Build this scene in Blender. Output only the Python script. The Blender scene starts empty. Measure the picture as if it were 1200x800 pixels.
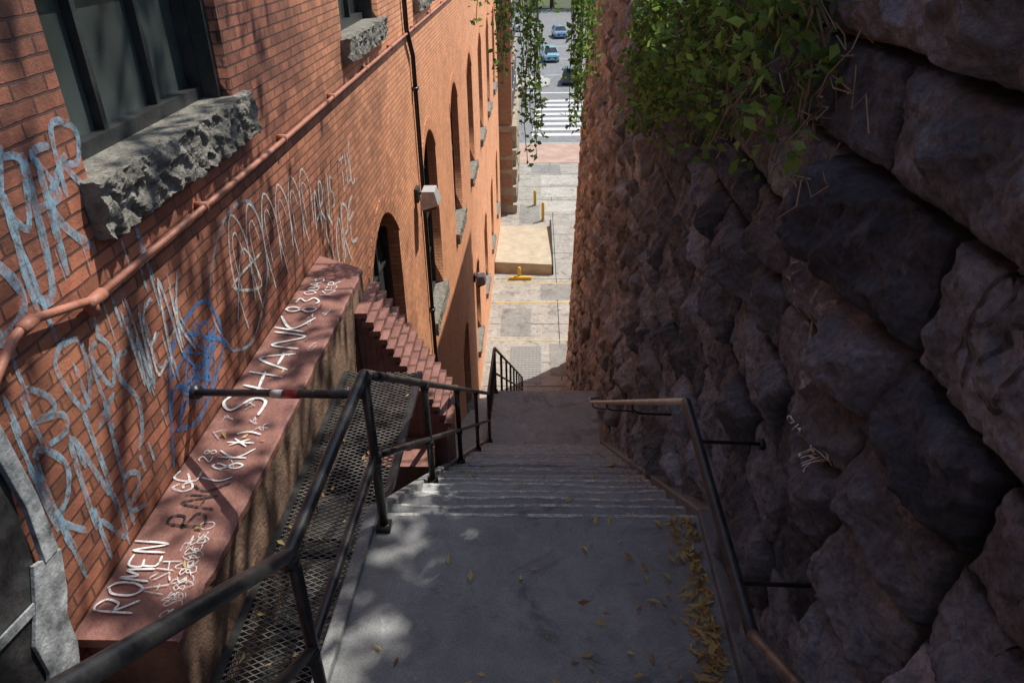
import bpy, math, random
import numpy as np
from mathutils import Vector, Matrix
random.seed(7); rng=np.random.default_rng(7)
scene=bpy.context.scene
# ------------------------------------------------------------------ helpers
class NT:
    def __init__(s,name):
        s.m=bpy.data.materials.new(name); s.m.use_nodes=True
        s.t=s.m.node_tree; s.t.nodes.clear()
        s.out=s.n('ShaderNodeOutputMaterial'); s.b=s.n('ShaderNodeBsdfPrincipled')
        s.l(s.b.outputs[0],s.out.inputs[0])
        s.pos=s.n('ShaderNodeNewGeometry').outputs['Position']
    def n(s,t,**k):
        x=s.t.nodes.new(t)
        for a,b in k.items(): setattr(x,a,b)
        return x
    def l(s,a,b): s.t.links.new(a,b)
    def noise(s,scale,detail=4,rough=.55,vec=None,dist=0):
        x=s.n('ShaderNodeTexNoise'); x.inputs['Scale'].default_value=scale
        x.inputs['Detail'].default_value=detail; x.inputs['Roughness'].default_value=rough
        x.inputs['Distortion'].default_value=dist
        s.l(vec or s.pos,x.inputs['Vector']); return x.outputs['Fac']
    def ramp(s,fac,stops):
        r=s.n('ShaderNodeValToRGB'); e=r.color_ramp.elements
        while len(e)<len(stops): e.new(.5)
        for i,(p,c) in enumerate(stops):
            e[i].position=p; e[i].color=(*c,1) if isinstance(c,tuple) else (c,c,c,1)
        s.l(fac,r.inputs[0]); return r.outputs[0]
    def mix(s,fac,a,b,mode='MIX'):
        x=s.n('ShaderNodeMix',data_type='RGBA',blend_type=mode)
        for sock,v in ((x.inputs[0],fac),(x.inputs[6],a),(x.inputs[7],b)):
            if isinstance(v,(int,float)): sock.default_value=v
            elif isinstance(v,tuple): sock.default_value=(*v,1)
            else: s.l(v,sock)
        return x.outputs[2]
    def math(s,op,a,b=0.0,clamp=False):
        x=s.n('ShaderNodeMath',operation=op,use_clamp=clamp)
        for sock,v in ((x.inputs[0],a),(x.inputs[1],b)):
            if isinstance(v,(int,float)): sock.default_value=v
            else: s.l(v,sock)
        return x.outputs[0]
    def bump(s,h,dist=.01,st=1.0,prev=None):
        x=s.n('ShaderNodeBump'); x.inputs['Distance'].default_value=dist; x.inputs['Strength'].default_value=st
        s.l(h,x.inputs['Height'])
        if prev: s.l(prev,x.inputs['Normal'])
        s.l(x.outputs[0],s.b.inputs['Normal']); return x.outputs[0]
    def col(s,c):
        if isinstance(c,tuple): s.b.inputs['Base Color'].default_value=(*c,1)
        else: s.l(c,s.b.inputs['Base Color'])
    def rough(s,r):
        if isinstance(r,(int,float)): s.b.inputs['Roughness'].default_value=r
        else: s.l(r,s.b.inputs['Roughness'])

def mottled(name,c1,c2,scale=6,rough=.8,bump=.004,bscale=60,metal=0,detail=6):
    m=NT(name); f=m.noise(scale,detail,.65)
    c=m.ramp(f,[(.3,c1),(.7,c2)])
    f2=m.noise(scale*9,4,.6); c=m.mix(.5,c,m.ramp(f2,[(.3,.55),(.7,1.0)]),'MULTIPLY')
    m.col(c); m.rough(rough); m.b.inputs['Metallic'].default_value=metal
    if bump: m.bump(m.noise(bscale,5,.7),bump,1)
    return m.m

class MB:
    def __init__(s): s.v=[]; s.f=[]; s.mi=[]; s.mats=[]
    def mat(s,m):
        if m not in s.mats: s.mats.append(m)
        return s.mats.index(m)
    def add(s,vs,fs,m):
        o=len(s.v); s.v+= [tuple(v) for v in vs]; i=s.mat(m)
        for f in fs: s.f.append([o+k for k in f]); s.mi.append(i)
    def box(s,a,b,m,jit=0):
        x0,y0,z0=a; x1,y1,z1=b
        vs=[(x0,y0,z0),(x1,y0,z0),(x1,y1,z0),(x0,y1,z0),(x0,y0,z1),(x1,y0,z1),(x1,y1,z1),(x0,y1,z1)]
        if jit: vs=[tuple(c+random.uniform(-jit,jit) for c in v) for v in vs]
        s.add(vs,[(0,3,2,1),(4,5,6,7),(0,1,5,4),(1,2,6,5),(2,3,7,6),(3,0,4,7)],m)
    def prism(s,vs8,m):
        s.add(vs8,[(0,3,2,1),(4,5,6,7),(0,1,5,4),(1,2,6,5),(2,3,7,6),(3,0,4,7)],m)
    def tube(s,pts,r,m,seg=10,caps=True,radii=None):
        pts=[Vector(p) for p in pts]; rings=[]
        up=Vector((0,0,1)); prev=None
        for i,p in enumerate(pts):
            if i==0:t=pts[1]-pts[0]
            elif i==len(pts)-1:t=pts[-1]-pts[-2]
            else:t=(pts[i+1]-p).normalized()+(p-pts[i-1]).normalized()
            t.normalize()
            if prev is None:
                a=t.cross(up)
                if a.length<.05:a=t.cross(Vector((1,0,0)))
            else: a=prev-t*prev.dot(t)
            a.normalize(); prev=a; b=t.cross(a)
            rr=radii[i] if radii else r
            ring=[]
            for j in range(seg):
                an=2*math.pi*j/seg; ring.append(p+(a*math.cos(an)+b*math.sin(an))*rr)
            rings.append(ring)
        vs=[v for r_ in rings for v in r_]; fs=[]
        for i in range(len(pts)-1):
            for j in range(seg):
                fs.append((i*seg+j,i*seg+(j+1)%seg,(i+1)*seg+(j+1)%seg,(i+1)*seg+j))
        if caps:
            fs.append(tuple(range(seg-1,-1,-1))); n=(len(pts)-1)*seg; fs.append(tuple(n+j for j in range(seg)))
        s.add(vs,fs,m)
    def obj(s,name,smooth=False,bevel=0,parent=None):
        me=bpy.data.meshes.new(name); me.from_pydata(s.v,[],s.f)
        for m in s.mats: me.materials.append(m)
        me.polygons.foreach_set('material_index',s.mi)
        if smooth: me.polygons.foreach_set('use_smooth',[True]*len(s.f))
        me.update(); o=bpy.data.objects.new(name,me); scene.collection.objects.link(o)
        if bevel:
            b=o.modifiers.new('b','BEVEL'); b.width=bevel; b.segments=2; b.limit_method='ANGLE'
        if parent: o.parent=parent
        return o
def empty(name):
    e=bpy.data.objects.new(name,None); scene.collection.objects.link(e); return e

# value noise (numpy)
_tab=rng.random((256,256))
def vn(a,b,sc,seed=0):
    a=a*sc+seed*17.3; b=b*sc+seed*9.1
    i=np.floor(a).astype(int); j=np.floor(b).astype(int); fa=a-i; fb=b-j
    fa=fa*fa*(3-2*fa); fb=fb*fb*(3-2*fb)
    g=lambda p,q:_tab[p%256,q%256]
    return (g(i,j)*(1-fa)+g(i+1,j)*fa)*(1-fb)+(g(i,j+1)*(1-fa)+g(i+1,j+1)*fa)*fb-.5
def fbm(a,b,sc,o=4,seed=0):
    r=0; am=1
    for k in range(o): r=r+vn(a,b,sc*2**k,seed+k)*am; am*=.55
    return r
def ridge(a,b,sc,o=3,seed=0):
    r=0; am=1
    for k in range(o):
        ca,sa=math.cos(.6+k),math.sin(.6+k)
        r=r+(.25-abs(vn(a*ca-b*sa,a*sa+b*ca,sc*2**k,seed+k)))*am*2; am*=.5
    return r

# ------------------------------------------------------------------ levels
ZL=-2.6; RISE=.19; RUN=.28; Y1=2.83; N1=20; ZL2=ZL-N1*RISE; Y1e=Y1+N1*RUN; Y2=9.75; ZG=-14.0; N2=40; Y2e=Y2+N2*RUN
def sh(y): return .017*(y-2.8)
def zstair(y):
    if y<1.5: return ZL+(1.5-y)*RISE/RUN
    if y<Y1: return ZL
    if y<Y1e: return ZL-(y-Y1)*RISE/RUN
    if y<Y2: return ZL2
    if y<Y2e: return ZL2-(y-Y2)*RISE/RUN
    return ZG
BX=-1.9   # brick facade plane

# ------------------------------------------------------------------ materials
def brick_mat(name,near,far,mort):
    m=NT(name)
    sep=m.n('ShaderNodeSeparateXYZ'); m.l(m.pos,sep.inputs[0])
    u=m.math('SUBTRACT',sep.outputs[1],sep.outputs[0])
    wob=m.math('MULTIPLY',m.math('SUBTRACT',m.noise(3.0,2),.5),.012)
    wob2=m.math('MULTIPLY',m.math('SUBTRACT',m.noise(14,3),.5),.008)
    wv=m.math('ADD',m.math('ADD',sep.outputs[2],wob),wob2)
    u=m.math('ADD',u,wob2)
    cb=m.n('ShaderNodeCombineXYZ'); m.l(u,cb.inputs[0]); m.l(wv,cb.inputs[1])
    b=m.n('ShaderNodeTexBrick'); m.l(cb.outputs[0],b.inputs['Vector'])
    b.inputs['Scale'].default_value=1; b.inputs['Brick Width'].default_value=.215; b.inputs['Row Height'].default_value=.0677
    b.inputs['Mortar Size'].default_value=.007; b.inputs['Mortar Smooth'].default_value=.4
    b.inputs['Color1'].default_value=(.5,.5,.5,1); b.inputs['Color2'].default_value=(1.25,1.25,1.25,1); b.inputs['Mortar'].default_value=(.8,.8,.8,1)
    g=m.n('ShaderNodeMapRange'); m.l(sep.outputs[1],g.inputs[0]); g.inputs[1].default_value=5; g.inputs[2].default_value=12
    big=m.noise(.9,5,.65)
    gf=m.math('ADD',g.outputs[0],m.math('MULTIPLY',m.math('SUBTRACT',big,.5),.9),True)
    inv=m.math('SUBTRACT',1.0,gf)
    base=m.mix(gf,near,far)  # shade goes into the near colour, sunlight into the far one, along y
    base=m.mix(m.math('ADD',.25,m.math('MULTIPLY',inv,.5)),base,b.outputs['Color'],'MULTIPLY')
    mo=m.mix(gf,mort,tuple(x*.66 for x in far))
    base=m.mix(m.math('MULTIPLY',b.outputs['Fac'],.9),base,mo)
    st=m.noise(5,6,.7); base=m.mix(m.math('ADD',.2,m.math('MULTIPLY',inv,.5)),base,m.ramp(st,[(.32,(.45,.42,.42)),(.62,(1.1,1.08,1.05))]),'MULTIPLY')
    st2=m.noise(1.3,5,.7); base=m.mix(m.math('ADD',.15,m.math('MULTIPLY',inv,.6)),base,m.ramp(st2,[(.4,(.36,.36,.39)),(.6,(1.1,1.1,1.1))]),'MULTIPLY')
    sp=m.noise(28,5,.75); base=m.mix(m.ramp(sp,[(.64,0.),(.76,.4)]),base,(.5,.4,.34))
    m.col(base); m.rough(.78)
    h=m.math('SUBTRACT',1.0,b.outputs['Fac'])
    n1=m.bump(h,.016,1); m.bump(m.noise(60,5,.75),.007,.9,n1)
    return m.m
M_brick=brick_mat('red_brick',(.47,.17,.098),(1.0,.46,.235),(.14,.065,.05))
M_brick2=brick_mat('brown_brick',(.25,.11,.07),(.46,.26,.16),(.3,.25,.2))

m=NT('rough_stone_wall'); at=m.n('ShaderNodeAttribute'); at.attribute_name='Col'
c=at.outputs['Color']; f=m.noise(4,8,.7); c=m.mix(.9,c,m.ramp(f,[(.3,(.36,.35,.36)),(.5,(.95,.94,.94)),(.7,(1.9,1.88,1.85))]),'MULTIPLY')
f=m.noise(45,5,.75); c=m.mix(.7,c,m.ramp(f,[(.32,.3),(.68,1.6)]),'MULTIPLY')
dst=m.noise(2.6,7,.72,dist=.8); c=m.mix(m.ramp(dst,[(.53,0.),(.68,.5)]),c,(.5,.51,.56))
m.col(c); m.rough(m.ramp(m.noise(9,4),[(.3,.3),(.7,.68)])); n1=m.bump(m.noise(12,10,.8),.10,1); m.bump(m.noise(70,5,.8),.014,1,n1)
M_stone=m.m
M_sill=mottled('rough_granite',(.13,.12,.10),(.42,.39,.33),12,.9,.03,30)
def concrete(name,c1,c2,rough=.8,crack=True,streak=.3):
    m=NT(name); f=m.noise(1.6,7,.65); c=m.ramp(f,[(.28,c1),(.72,c2)])
    g=m.noise(120,3,.8); c=m.mix(.5,c,m.ramp(g,[(.35,.45),(.62,1.25)]),'MULTIPLY')
    s=m.noise(7,6,.7,dist=.6); c=m.mix(.55,c,m.ramp(s,[(.3,.55),(.6,1.1)]),'MULTIPLY')
    w2=m.noise(3.1,7,.8,dist=1.2); c=m.mix(m.ramp(w2,[(.6,0.),(.66,streak)]),c,tuple(x*1.6 for x in c2))
    w3=m.noise(2.3,8,.75,dist=.9); c=m.mix(m.ramp(w3,[(.36,.7),(.47,0.)]),c,tuple(x*.4 for x in c1))
    if crack:
        v=m.n('ShaderNodeTexVoronoi',feature='DISTANCE_TO_EDGE'); v.inputs['Scale'].default_value=.7
        w=m.n('ShaderNodeVectorMath',operation='ADD'); nn=m.n('ShaderNodeTexNoise'); nn.inputs['Scale'].default_value=3; m.l(m.pos,nn.inputs['Vector'])
        m.l(m.pos,w.inputs[0]); m.l(nn.outputs['Color'],w.inputs[1]); m.l(w.outputs[0],v.inputs['Vector'])
        c=m.mix(m.ramp(v.outputs['Distance'],[(.0,.6),(.012,.0)]),c,(.04,.038,.035))
    m.col(c); m.rough(m.ramp(f,[(.3,rough-.28),(.7,rough)]) ); m.bump(m.noise(140,5,.8),.004,.9); return m.m
M_tread=concrete('worn_concrete_steps',(.22,.225,.225),(.40,.398,.39),.7,False)
M_treads=[M_tread,concrete('worn_concrete_steps_pale',(.30,.30,.295),(.5,.495,.48),.7,False),concrete('worn_concrete_steps_dark',(.15,.152,.15),(.28,.277,.27),.65,False)]
M_conc=concrete('street_concrete',(.28,.26,.225),(.46,.43,.38),.9)
M_conc2=concrete('sidewalk_concrete',(.38,.36,.32),(.52,.5,.45),.9)
M_asph=concrete('street_asphalt',(.18,.18,.18),(.28,.28,.28),.95)
M_ground=mottled('ground_grass',(.05,.07,.025),(.12,.12,.06),.5,.95,0)
M_black=mottled('black_painted_steel',(.014,.014,.015),(.06,.057,.054),14,.3,.0015,90)
M_worn=mottled('worn_rail_metal',(.32,.27,.21),(.8,.76,.66),18,.4,.0015,90,.1)
M_rust=mottled('rusty_rail_metal',(.02,.015,.013),(.25,.18,.15),12,.36,.0015,80,.2)
M_pipe=mottled('red_painted_pipe',(.38,.14,.08),(.6,.26,.18),8,.5,.002,80)
M_frame=mottled('dark_window_frame',(.016,.018,.018),(.05,.052,.05),7,.45,.002,50)
M_yel=mottled('yellow_paint',(.55,.36,.03),(.75,.5,.05),6,.6,.001,90)
M_white=mottled('white_road_paint',(.6,.6,.58),(.8,.8,.78),4,.7,.001,90)
M_tan=mottled('tan_concrete',(.40,.34,.24),(.58,.5,.37),2,.85,.003,60)
M_maroon=mottled('maroon_masonry_paint',(.21,.085,.065),(.42,.20,.16),5,.5,.008,45)
M_brownside=mottled('brown_stained_masonry',(.10,.055,.038),(.40,.25,.165),3,.8,.02,18)
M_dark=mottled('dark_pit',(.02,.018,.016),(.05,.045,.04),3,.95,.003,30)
M_mesh=mottled('expanded_metal',(.08,.08,.08),(.24,.22,.2),10,.5,.001,90,.3)
M_grate=mottled('steel_plate',(.26,.26,.25),(.36,.36,.34),10,.55,.001,90,.1)
M_bark=mottled('bark',(.07,.05,.035),(.16,.12,.085),9,.95,.02,25)
M_twig=mottled('dry_twig',(.2,.14,.09),(.45,.34,.22),9,.9,.002,60)
M_rubber=mottled('tyre_rubber',(.01,.01,.01),(.025,.025,.025),9,.8,0)
M_light=mottled('lamp_housing_metal',(.35,.36,.37),(.55,.56,.56),9,.45,.001)
M_redst=mottled('red_sticker',(.4,.03,.03),(.55,.05,.04),30,.4,0)
def glass(name,c=(.02,.025,.025)):
    m=NT(name); f=m.noise(1.2,4); m.col(m.ramp(f,[(.35,c),(.7,tuple(x*2.6 for x in c))])); m.rough(m.ramp(m.noise(6,5),[(.3,.08),(.7,.32)])); m.bump(m.noise(1.5,2),.01,.3); return m.m
M_glass=glass('window_glass',(.03,.037,.035))
def leafmat(name,cs,tl=.4):
    m=NT(name); oi=m.n('ShaderNodeNewGeometry').outputs['Random Per Island']
    m.col(m.ramp(oi,[(i/(len(cs)-1),c) for i,c in enumerate(cs)])); m.rough(.5)
    tr=m.n('ShaderNodeBsdfTranslucent'); m.l(m.ramp(oi,[(i/(len(cs)-1),tuple(min(1,x*1.6) for x in c)) for i,c in enumerate(cs)]),tr.inputs[0])
    ms=m.n('ShaderNodeMixShader'); ms.inputs[0].default_value=tl; m.l(m.b.outputs[0],ms.inputs[1]); m.l(tr.outputs[0],ms.inputs[2]); m.l(ms.outputs[0],m.out.inputs[0]); return m.m
M_leaf=leafmat('green_leaf',[(.05,.1,.025),(.1,.19,.035),(.17,.29,.06),(.3,.44,.1)],.45)
M_dry=leafmat('dry_leaf',[(.3,.16,.06),(.6,.42,.16),(.8,.64,.28),(.45,.26,.13)])
def paintmat(name,c,dens=.5,sc=30,soft=.18):
    m=NT(name); m.col(c); m.rough(.6)
    tr=m.n('ShaderNodeBsdfTransparent'); ms=m.n('ShaderNodeMixShader')
    f=m.noise(sc,5,.75); m.l(m.ramp(f,[(dens-soft*.66,0.),(dens+soft*.34,1.)]),ms.inputs[0])
    m.l(m.b.outputs[0],ms.inputs[1]); m.l(tr.outputs[0],ms.inputs[2]); m.l(ms.outputs[0],m.out.inputs[0]); return m.m
P_white=paintmat('white_spray',(.82,.82,.8),.66); P_wfade=paintmat('faded_white_spray',(.75,.75,.73),.58,34,.3)
P_blue=paintmat('blue_spray',(.08,.27,.6),.60,25,.35); P_lblue=paintmat('light_blue_spray',(.36,.57,.7),.52,22,.38)
P_black=paintmat('black_spray',(.02,.018,.018),.58); P_edge=paintmat('worn_edge_paint',(.75,.74,.7),.56,14,.3); P_edge2=paintmat('faint_worn_edge_paint',(.62,.61,.58),.52,14,.4)

# ------------------------------------------------------------------ ground + street
b=MB(); b.add([(-700,-700,ZG-.03),(700,-700,ZG-.03),(700,900,ZG-.03),(-700,900,ZG-.03)],[(0,1,2,3)],M_ground); b.obj('ground')
b=MB(); b.add([(-1.9,19,ZG),(16,19,ZG),(16,49,ZG),(-1.9,49,ZG)],[(0,1,2,3)],M_conc); b.obj('alley_pavement')
b=MB(); b.add([(-90,54,ZG-.026),(90,54,ZG-.026),(90,150,ZG-.026),(-90,150,ZG-.026)],[(0,1,2,3)],M_asph); b.obj('road')
b=MB(); b.box((-60,49,ZG-.1),(60,54,ZG+.02),mottled('brick_sidewalk_paving',(.42,.26,.2),(.55,.4,.32),1.2,.9,.004,30)); b.box((-60,54.0,ZG-.1),(60,54.25,ZG+.026),M_conc2); b.obj('sidewalk')
b=MB()
for y in (21.6,23.2,26.2,30.5,33.5,36,39,41.5,44,46.5): b.box((-1.85,y,ZG-.01),(12,y+.03,ZG+.004),M_dark)
b.box((.9,22,ZG-.01),(.93,49,ZG+.0045),M_dark)
for y0,y1 in ((39.4,41.2),(42,43.8),(44.4,46.3)): b.box((.3,y0,ZG-.01),(2.6,y1,ZG+.006),M_conc2)
M_patch=concrete('asphalt_patch',(.2,.195,.18),(.32,.305,.275),.95)
for x0,y0,x1,y1 in ((-1.4,25.2,-.2,27.6),(.2,28.4,1.9,30.0),(-.9,37.6,.2,40.6),(.5,22.3,1.2,24.6),(-.3,46.7,1.6,48.6)): b.box((x0,y0,ZG-.01),(x1,y1,ZG+.0055),M_patch)
b.obj('pavement_joints')
b=MB()
for y in (24.85,28.1,30.0): b.box((-1.75,y,ZG-.01),(2.6,y+.07,ZG+.008),M_yel)
b.box((1.6,24.95,ZG-.01),(1.7,28,ZG+.0075),M_yel)
b.obj('parking_line')
b=MB()
for i in range(8):
    y=56.4+i*1.75; b.box((-.3+i*.05,y,ZG-.03),(4.3,y+.8,ZG-.02),M_white)
b.obj('crosswalk')
b=MB()
for y in (82,92.5,103): 
    for k in range(6): b.box((-20+k*7,y,ZG-.03),(-16.5+k*7,y+.15,ZG-.02),M_white)
b.box((4.6,57,ZG-.03),(4.85,90,ZG-.02),M_white); b.box((-1.6,72.5,ZG-.03),(6,72.9,ZG-.02),M_white)
b.obj('lane_marking')
b=MB()
pts=[(-6,74.5),(.3,74.5),(1.3,76),(1.5,79),(.4,81.5),(-6,82)]
n=len(pts); b.add([(x,y,ZG-.03) for x,y in pts]+[(x,y,ZG+.12) for x,y in pts],[tuple(range(n,2*n))]+[(i,(i+1)%n,(i+1)%n+n,i+n) for i in range(n)],M_conc2)
b.obj('traffic_island')
b=MB(); b.box((-.95,21.8,ZG-.01),(.2,24.4,ZG+.012),M_grate)
for i in range(9): b.box((-.93+i*.135,21.85,ZG+.0),(-.915+i*.135,24.35,ZG+.02),M_patch)
for i in range(16): b.box((-.93,21.9+i*.16,ZG+.0),(.18,21.915+i*.16,ZG+.021),M_patch)
b.obj('utility_hatch')
b=MB(); b.prism([(-1.88,31.3,ZG-.02),(.72,31.0,ZG-.02),(.72,37.0,ZG-.02),(-1.88,37.0,ZG-.02),(-1.88,31.3,ZG+.5),(.72,31.0,ZG+.5),(.72,37.0,ZG+.1),(-1.88,37.0,ZG+.1)],M_tan)
b.box((.72,30.98,ZG-.02),(.8,37,ZG+.42),M_dark); b.obj('loading_ramp')
def bollard(x,y,h):
    b=MB(); b.tube([(x,y,ZG-.02),(x,y,ZG+h-.05),(x,y,ZG+h)],.075,M_yel,12,radii=[.08,.08,.05]); b.box((x-.14,y-.14,ZG-.01),(x+.14,y+.14,ZG+.03),M_grate); b.obj('bollard',True)
bollard(.38,38.0,1.05); bollard(-.05,40.5,.9); bollard(-.75,30.6,.55)
b=MB(); b.box((-1.2,30.4,ZG),(-.2,30.56,ZG+.14),M_yel); b.obj('wheel_stop',bevel=.02)

# ------------------------------------------------------------------ stairs
def wav(x,z):
    x=np.array([float(x)]); return float((vn(x,np.array([z*7.0]),2.6,3)*.026+vn(x,np.array([z*5.0]),7,5)*.010)[0])
def flight(mb,y0,z0,n,xl,xr,m,drop=.7):
    for i in range(n):
        ya=y0+i*RUN; yb=ya+RUN; z=z0-RISE*(i+1); zp=z+RISE
        nx=28; xs=np.linspace(xl,xr,nx+1); vs=[]; fs=[]
        chip=[random.uniform(0,.008)+(.02*random.random() if random.random()<.1 else 0) for _ in xs]
        for k,x in enumerate(xs):
            c_=chip[k]; w0=wav(x,zp) if i else 0; w1=wav(x,z)
            for (yy,zz) in [(ya+.0+w0,zp+w0*.3),(ya+.010-c_+w0,zp-.006-c_*.6+w0*.3),(ya+.008-c_*.5+w0,zp-.034),(ya-.018,zp-.036),(ya-.018,z),(yb+(w1 if i<n-1 else 0),z+(w1*.3 if i<n-1 else 0))]:
                vs.append((x+sh(yy),yy,zz))
        for k in range(nx):
            for j in range(5): a=k*6+j; fs.append((a,a+1,a+7,a+6))
        mb.add(vs,fs,M_treads[random.choice([0,1,2,0,1])] if i<n-1 else m)
        for x in (xl,xr):
            mb.add([(x+sh(ya),ya,z),(x+sh(yb),yb,z),(x+sh(yb),yb,z-drop),(x+sh(ya),ya,z-drop+RISE)],[(0,1,2,3)],m)
stairs=empty('stone_staircase')
b=MB(); XL,XR=-.8,1.0
flight(b,-4.0+.42,ZL+18*RISE,18,XL,XR,M_tread)
def slab(mb,y0,y1,z,m,x0=XL,x1=XR,t=.5):
    mb.prism([(x0+sh(y0),y0,z-t),(x1+sh(y0),y0,z-t),(x1+sh(y1),y1,z-t),(x0+sh(y1),y1,z-t),(x0+sh(y0),y0,z),(x1+sh(y0),y0,z),(x1+sh(y1),y1,z),(x0+sh(y1),y1,z)],m)
slab(b,1.46,Y1,ZL,M_tread); flight(b,Y1,ZL,N1,XL,XR,M_tread)
slab(b,Y1e,Y2,ZL2,M_tread); flight(b,Y2,ZL2,N2,XL,XR,M_tread)
slab(b,-9,-3.575,ZL+18*RISE,M_tread,-.8,1.0)
b.obj('steps',parent=stairs)
b=MB()
for k in range(N1+1+N2):
    if k<=N1: y=Y1+k*RUN; z=ZL-k*RISE
    else: y=Y2+(k-N1-1)*RUN; z=ZL2-(k-N1-1)*RISE
    if k==N1: continue
    xs=np.linspace(XL+.05,XR-.2,46); wds=(.014 if k<6 else .017)+.012*rng.random(46)
    vs=[];fs=[]
    for i,x in enumerate(xs):
        w=wav(x,z) if k not in(0,N1+1) else 0
        vs+=[(x+sh(y),y-wds[i]-.002+w,z+.003+w*.3),(x+sh(y),y-.001+w,z+.003+w*.3)]
    for i in range(45): fs.append((2*i,2*i+2,2*i+3,2*i+1))
    b.add(vs,fs,P_edge if k<6 else P_edge2)  # pale worn edge, also painted bright as light caught on the rounded nosing
b.obj('nosing_edges',parent=stairs)
b=MB()
def curb(xa,xb,h,m):
    ys=[-4,1.46,Y1,Y1e,Y2,Y2e]
    for ya,yb in zip(ys[:-1],ys[1:]):
        za,zb=zstair(ya)+h,zstair(yb)+h
        b.prism([(xa+sh(ya),ya,za-h-.4),(xb+sh(ya),ya,za-h-.4),(xb+sh(yb),yb,zb-h-.4),(xa+sh(yb),yb,zb-h-.4),(xa+sh(ya),ya,za),(xb+sh(ya),ya,za),(xb+sh(yb),yb,zb),(xa+sh(yb),yb,zb)],m)
curb(.81,.98,.04,M_treads[2]); curb(-.86,-.797,.03,M_tread)
b.obj('curb',bevel=.01,parent=stairs)

# ------------------------------------------------------------------ stone retaining wall
zbd=[-14.6]
while zbd[-1]<2: zbd.append(zbd[-1]+random.uniform(.25,.37))
zbd=np.array(zbd); ybd=[]; blocks=[]
for k in range(len(zbd)):
    l=[-6.0]
    while l[-1]<26: l.append(l[-1]+random.uniform(.38,.85))
    ybd.append(np.array(l)); nb=len(l)
    blocks.append(dict(P=rng.uniform(.045,.15,nb),g=rng.uniform(-.5,.5,(nb,6,2)),c=rng.uniform(-.3,.3,(nb,6,2)),col=rng.random((nb,3))))
def wallbase(Y,Z):
    zs=np.vectorize(zstair)(Y)
    return .88+.013*(Y-2.8)+.034*np.maximum(Z-zs,-.5)
def stone_h(Y,Z):
    Yw=Y+.018*fbm(Y,Z,3.0,3,5); Zw=Z+.014*fbm(Y,Z,2.6,3,9)
    H=np.zeros_like(Y); C=np.zeros(Y.shape+(3,)); 
    ki=np.clip(np.searchsorted(zbd,Zw)-1,0,len(zbd)-2)
    for k in np.unique(ki):
        m=ki==k; y=Yw[m]; z=Zw[m]; yb=ybd[k]; bi=np.clip(np.searchsorted(yb,y)-1,0,len(yb)-2); B=blocks[k]
        y0=yb[bi]; y1=yb[bi+1]; z0=zbd[k]; z1=zbd[k+1]
        d=np.minimum(np.minimum(y-y0,y1-y),np.minimum(z-z0,z1-z))
        cy=(y0+y1)/2; cz=(z0+z1)/2; P=B['P'][bi]; h=np.full(y.shape,9.)
        for j in range(6):
            g=B['g'][bi,j]; c=B['c'][bi,j]
            h=np.minimum(h,P+.035+g[:,0]*(y-cy-c[:,0]*.5)*1.0+g[:,1]*(z-cz-c[:,1]*.3)*1.4)
        h=np.clip(h,.045,.20)
        pil=1-np.exp(-np.maximum(d-.009,0)/.018)
        H[m]=h*pil-.045*(d<.012)
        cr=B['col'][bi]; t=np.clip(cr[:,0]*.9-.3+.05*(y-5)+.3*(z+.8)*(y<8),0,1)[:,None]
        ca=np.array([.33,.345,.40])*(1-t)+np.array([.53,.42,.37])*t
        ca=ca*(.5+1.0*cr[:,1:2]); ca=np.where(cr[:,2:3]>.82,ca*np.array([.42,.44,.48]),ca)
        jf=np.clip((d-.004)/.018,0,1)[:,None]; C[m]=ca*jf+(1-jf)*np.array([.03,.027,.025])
    env=np.clip(H/.06,0,1)
    H=H+env*(.040*ridge(Y,Z,7,4,3)-.014)+.018*fbm(Y,Z,9,4,3)+.016*fbm(Y,Z,26,3,4)
    return H,C
def wallx(Y,Z):
    H,_=stone_h(Y,Z); return wallbase(Y,Z)-H+.06
def top_z(y): return np.clip(.12-.062*y,-1.25,.2)
V=[];F=[];CC=[];off=0
for (ya,yb,ny,nz,) in ((-3,1.0,110,130),(1.0,6,460,380),(6,12,230,270),(12,23,230,260)):
    ys=np.linspace(ya,yb,ny); T=np.linspace(0,1,nz)
    Y,TT=np.meshgrid(ys,T,indexing='ij'); zs=np.vectorize(zstair)(Y)-.35; tz=top_z(Y); Z=zs+(tz-zs)*TT
    H,C=stone_h(Y,Z); X=wallbase(Y,Z)-H+.06
    V.append(np.stack([X,Y,Z],-1).reshape(-1,3)); CC.append(C.reshape(-1,3))
    idx=np.arange(ny*nz).reshape(ny,nz)+off; q=np.stack([idx[:-1,:-1],idx[:-1,1:],idx[1:,1:],idx[1:,:-1]],-1).reshape(-1,4); F.append(q); off+=ny*nz
V=np.concatenate(V);F=np.concatenate(F);CC=np.concatenate(CC)
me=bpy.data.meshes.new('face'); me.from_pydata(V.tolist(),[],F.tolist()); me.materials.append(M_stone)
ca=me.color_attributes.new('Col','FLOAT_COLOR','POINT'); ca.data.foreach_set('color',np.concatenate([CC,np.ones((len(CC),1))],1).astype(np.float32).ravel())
me.polygons.foreach_set('use_smooth',[True]*len(F))
wall=empty('stone_retaining_wall'); o=bpy.data.objects.new('stone_face',me); scene.collection.objects.link(o); o.parent=wall
M_brst=mottled('brown_stone',(.25,.15,.1),(.5,.32,.22),3,.9,.03,12)
b=MB()
for k in range(34):
    z=ZG-.2+k*.38; 
    if z>-1.7: break
    x0=float(wallbase(np.array([22.9]),np.array([z]))[0])
    yy=22.95
    for j in range(9):
        xa=x0-.03+j*.72+(k%2)*.3-(.3 if j else (k%2)*.3); b.box((xa,yy-.2,z+.012),(xa+.70,yy+.25+random.uniform(0,.1),z+.37),M_brst,.015)
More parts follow.
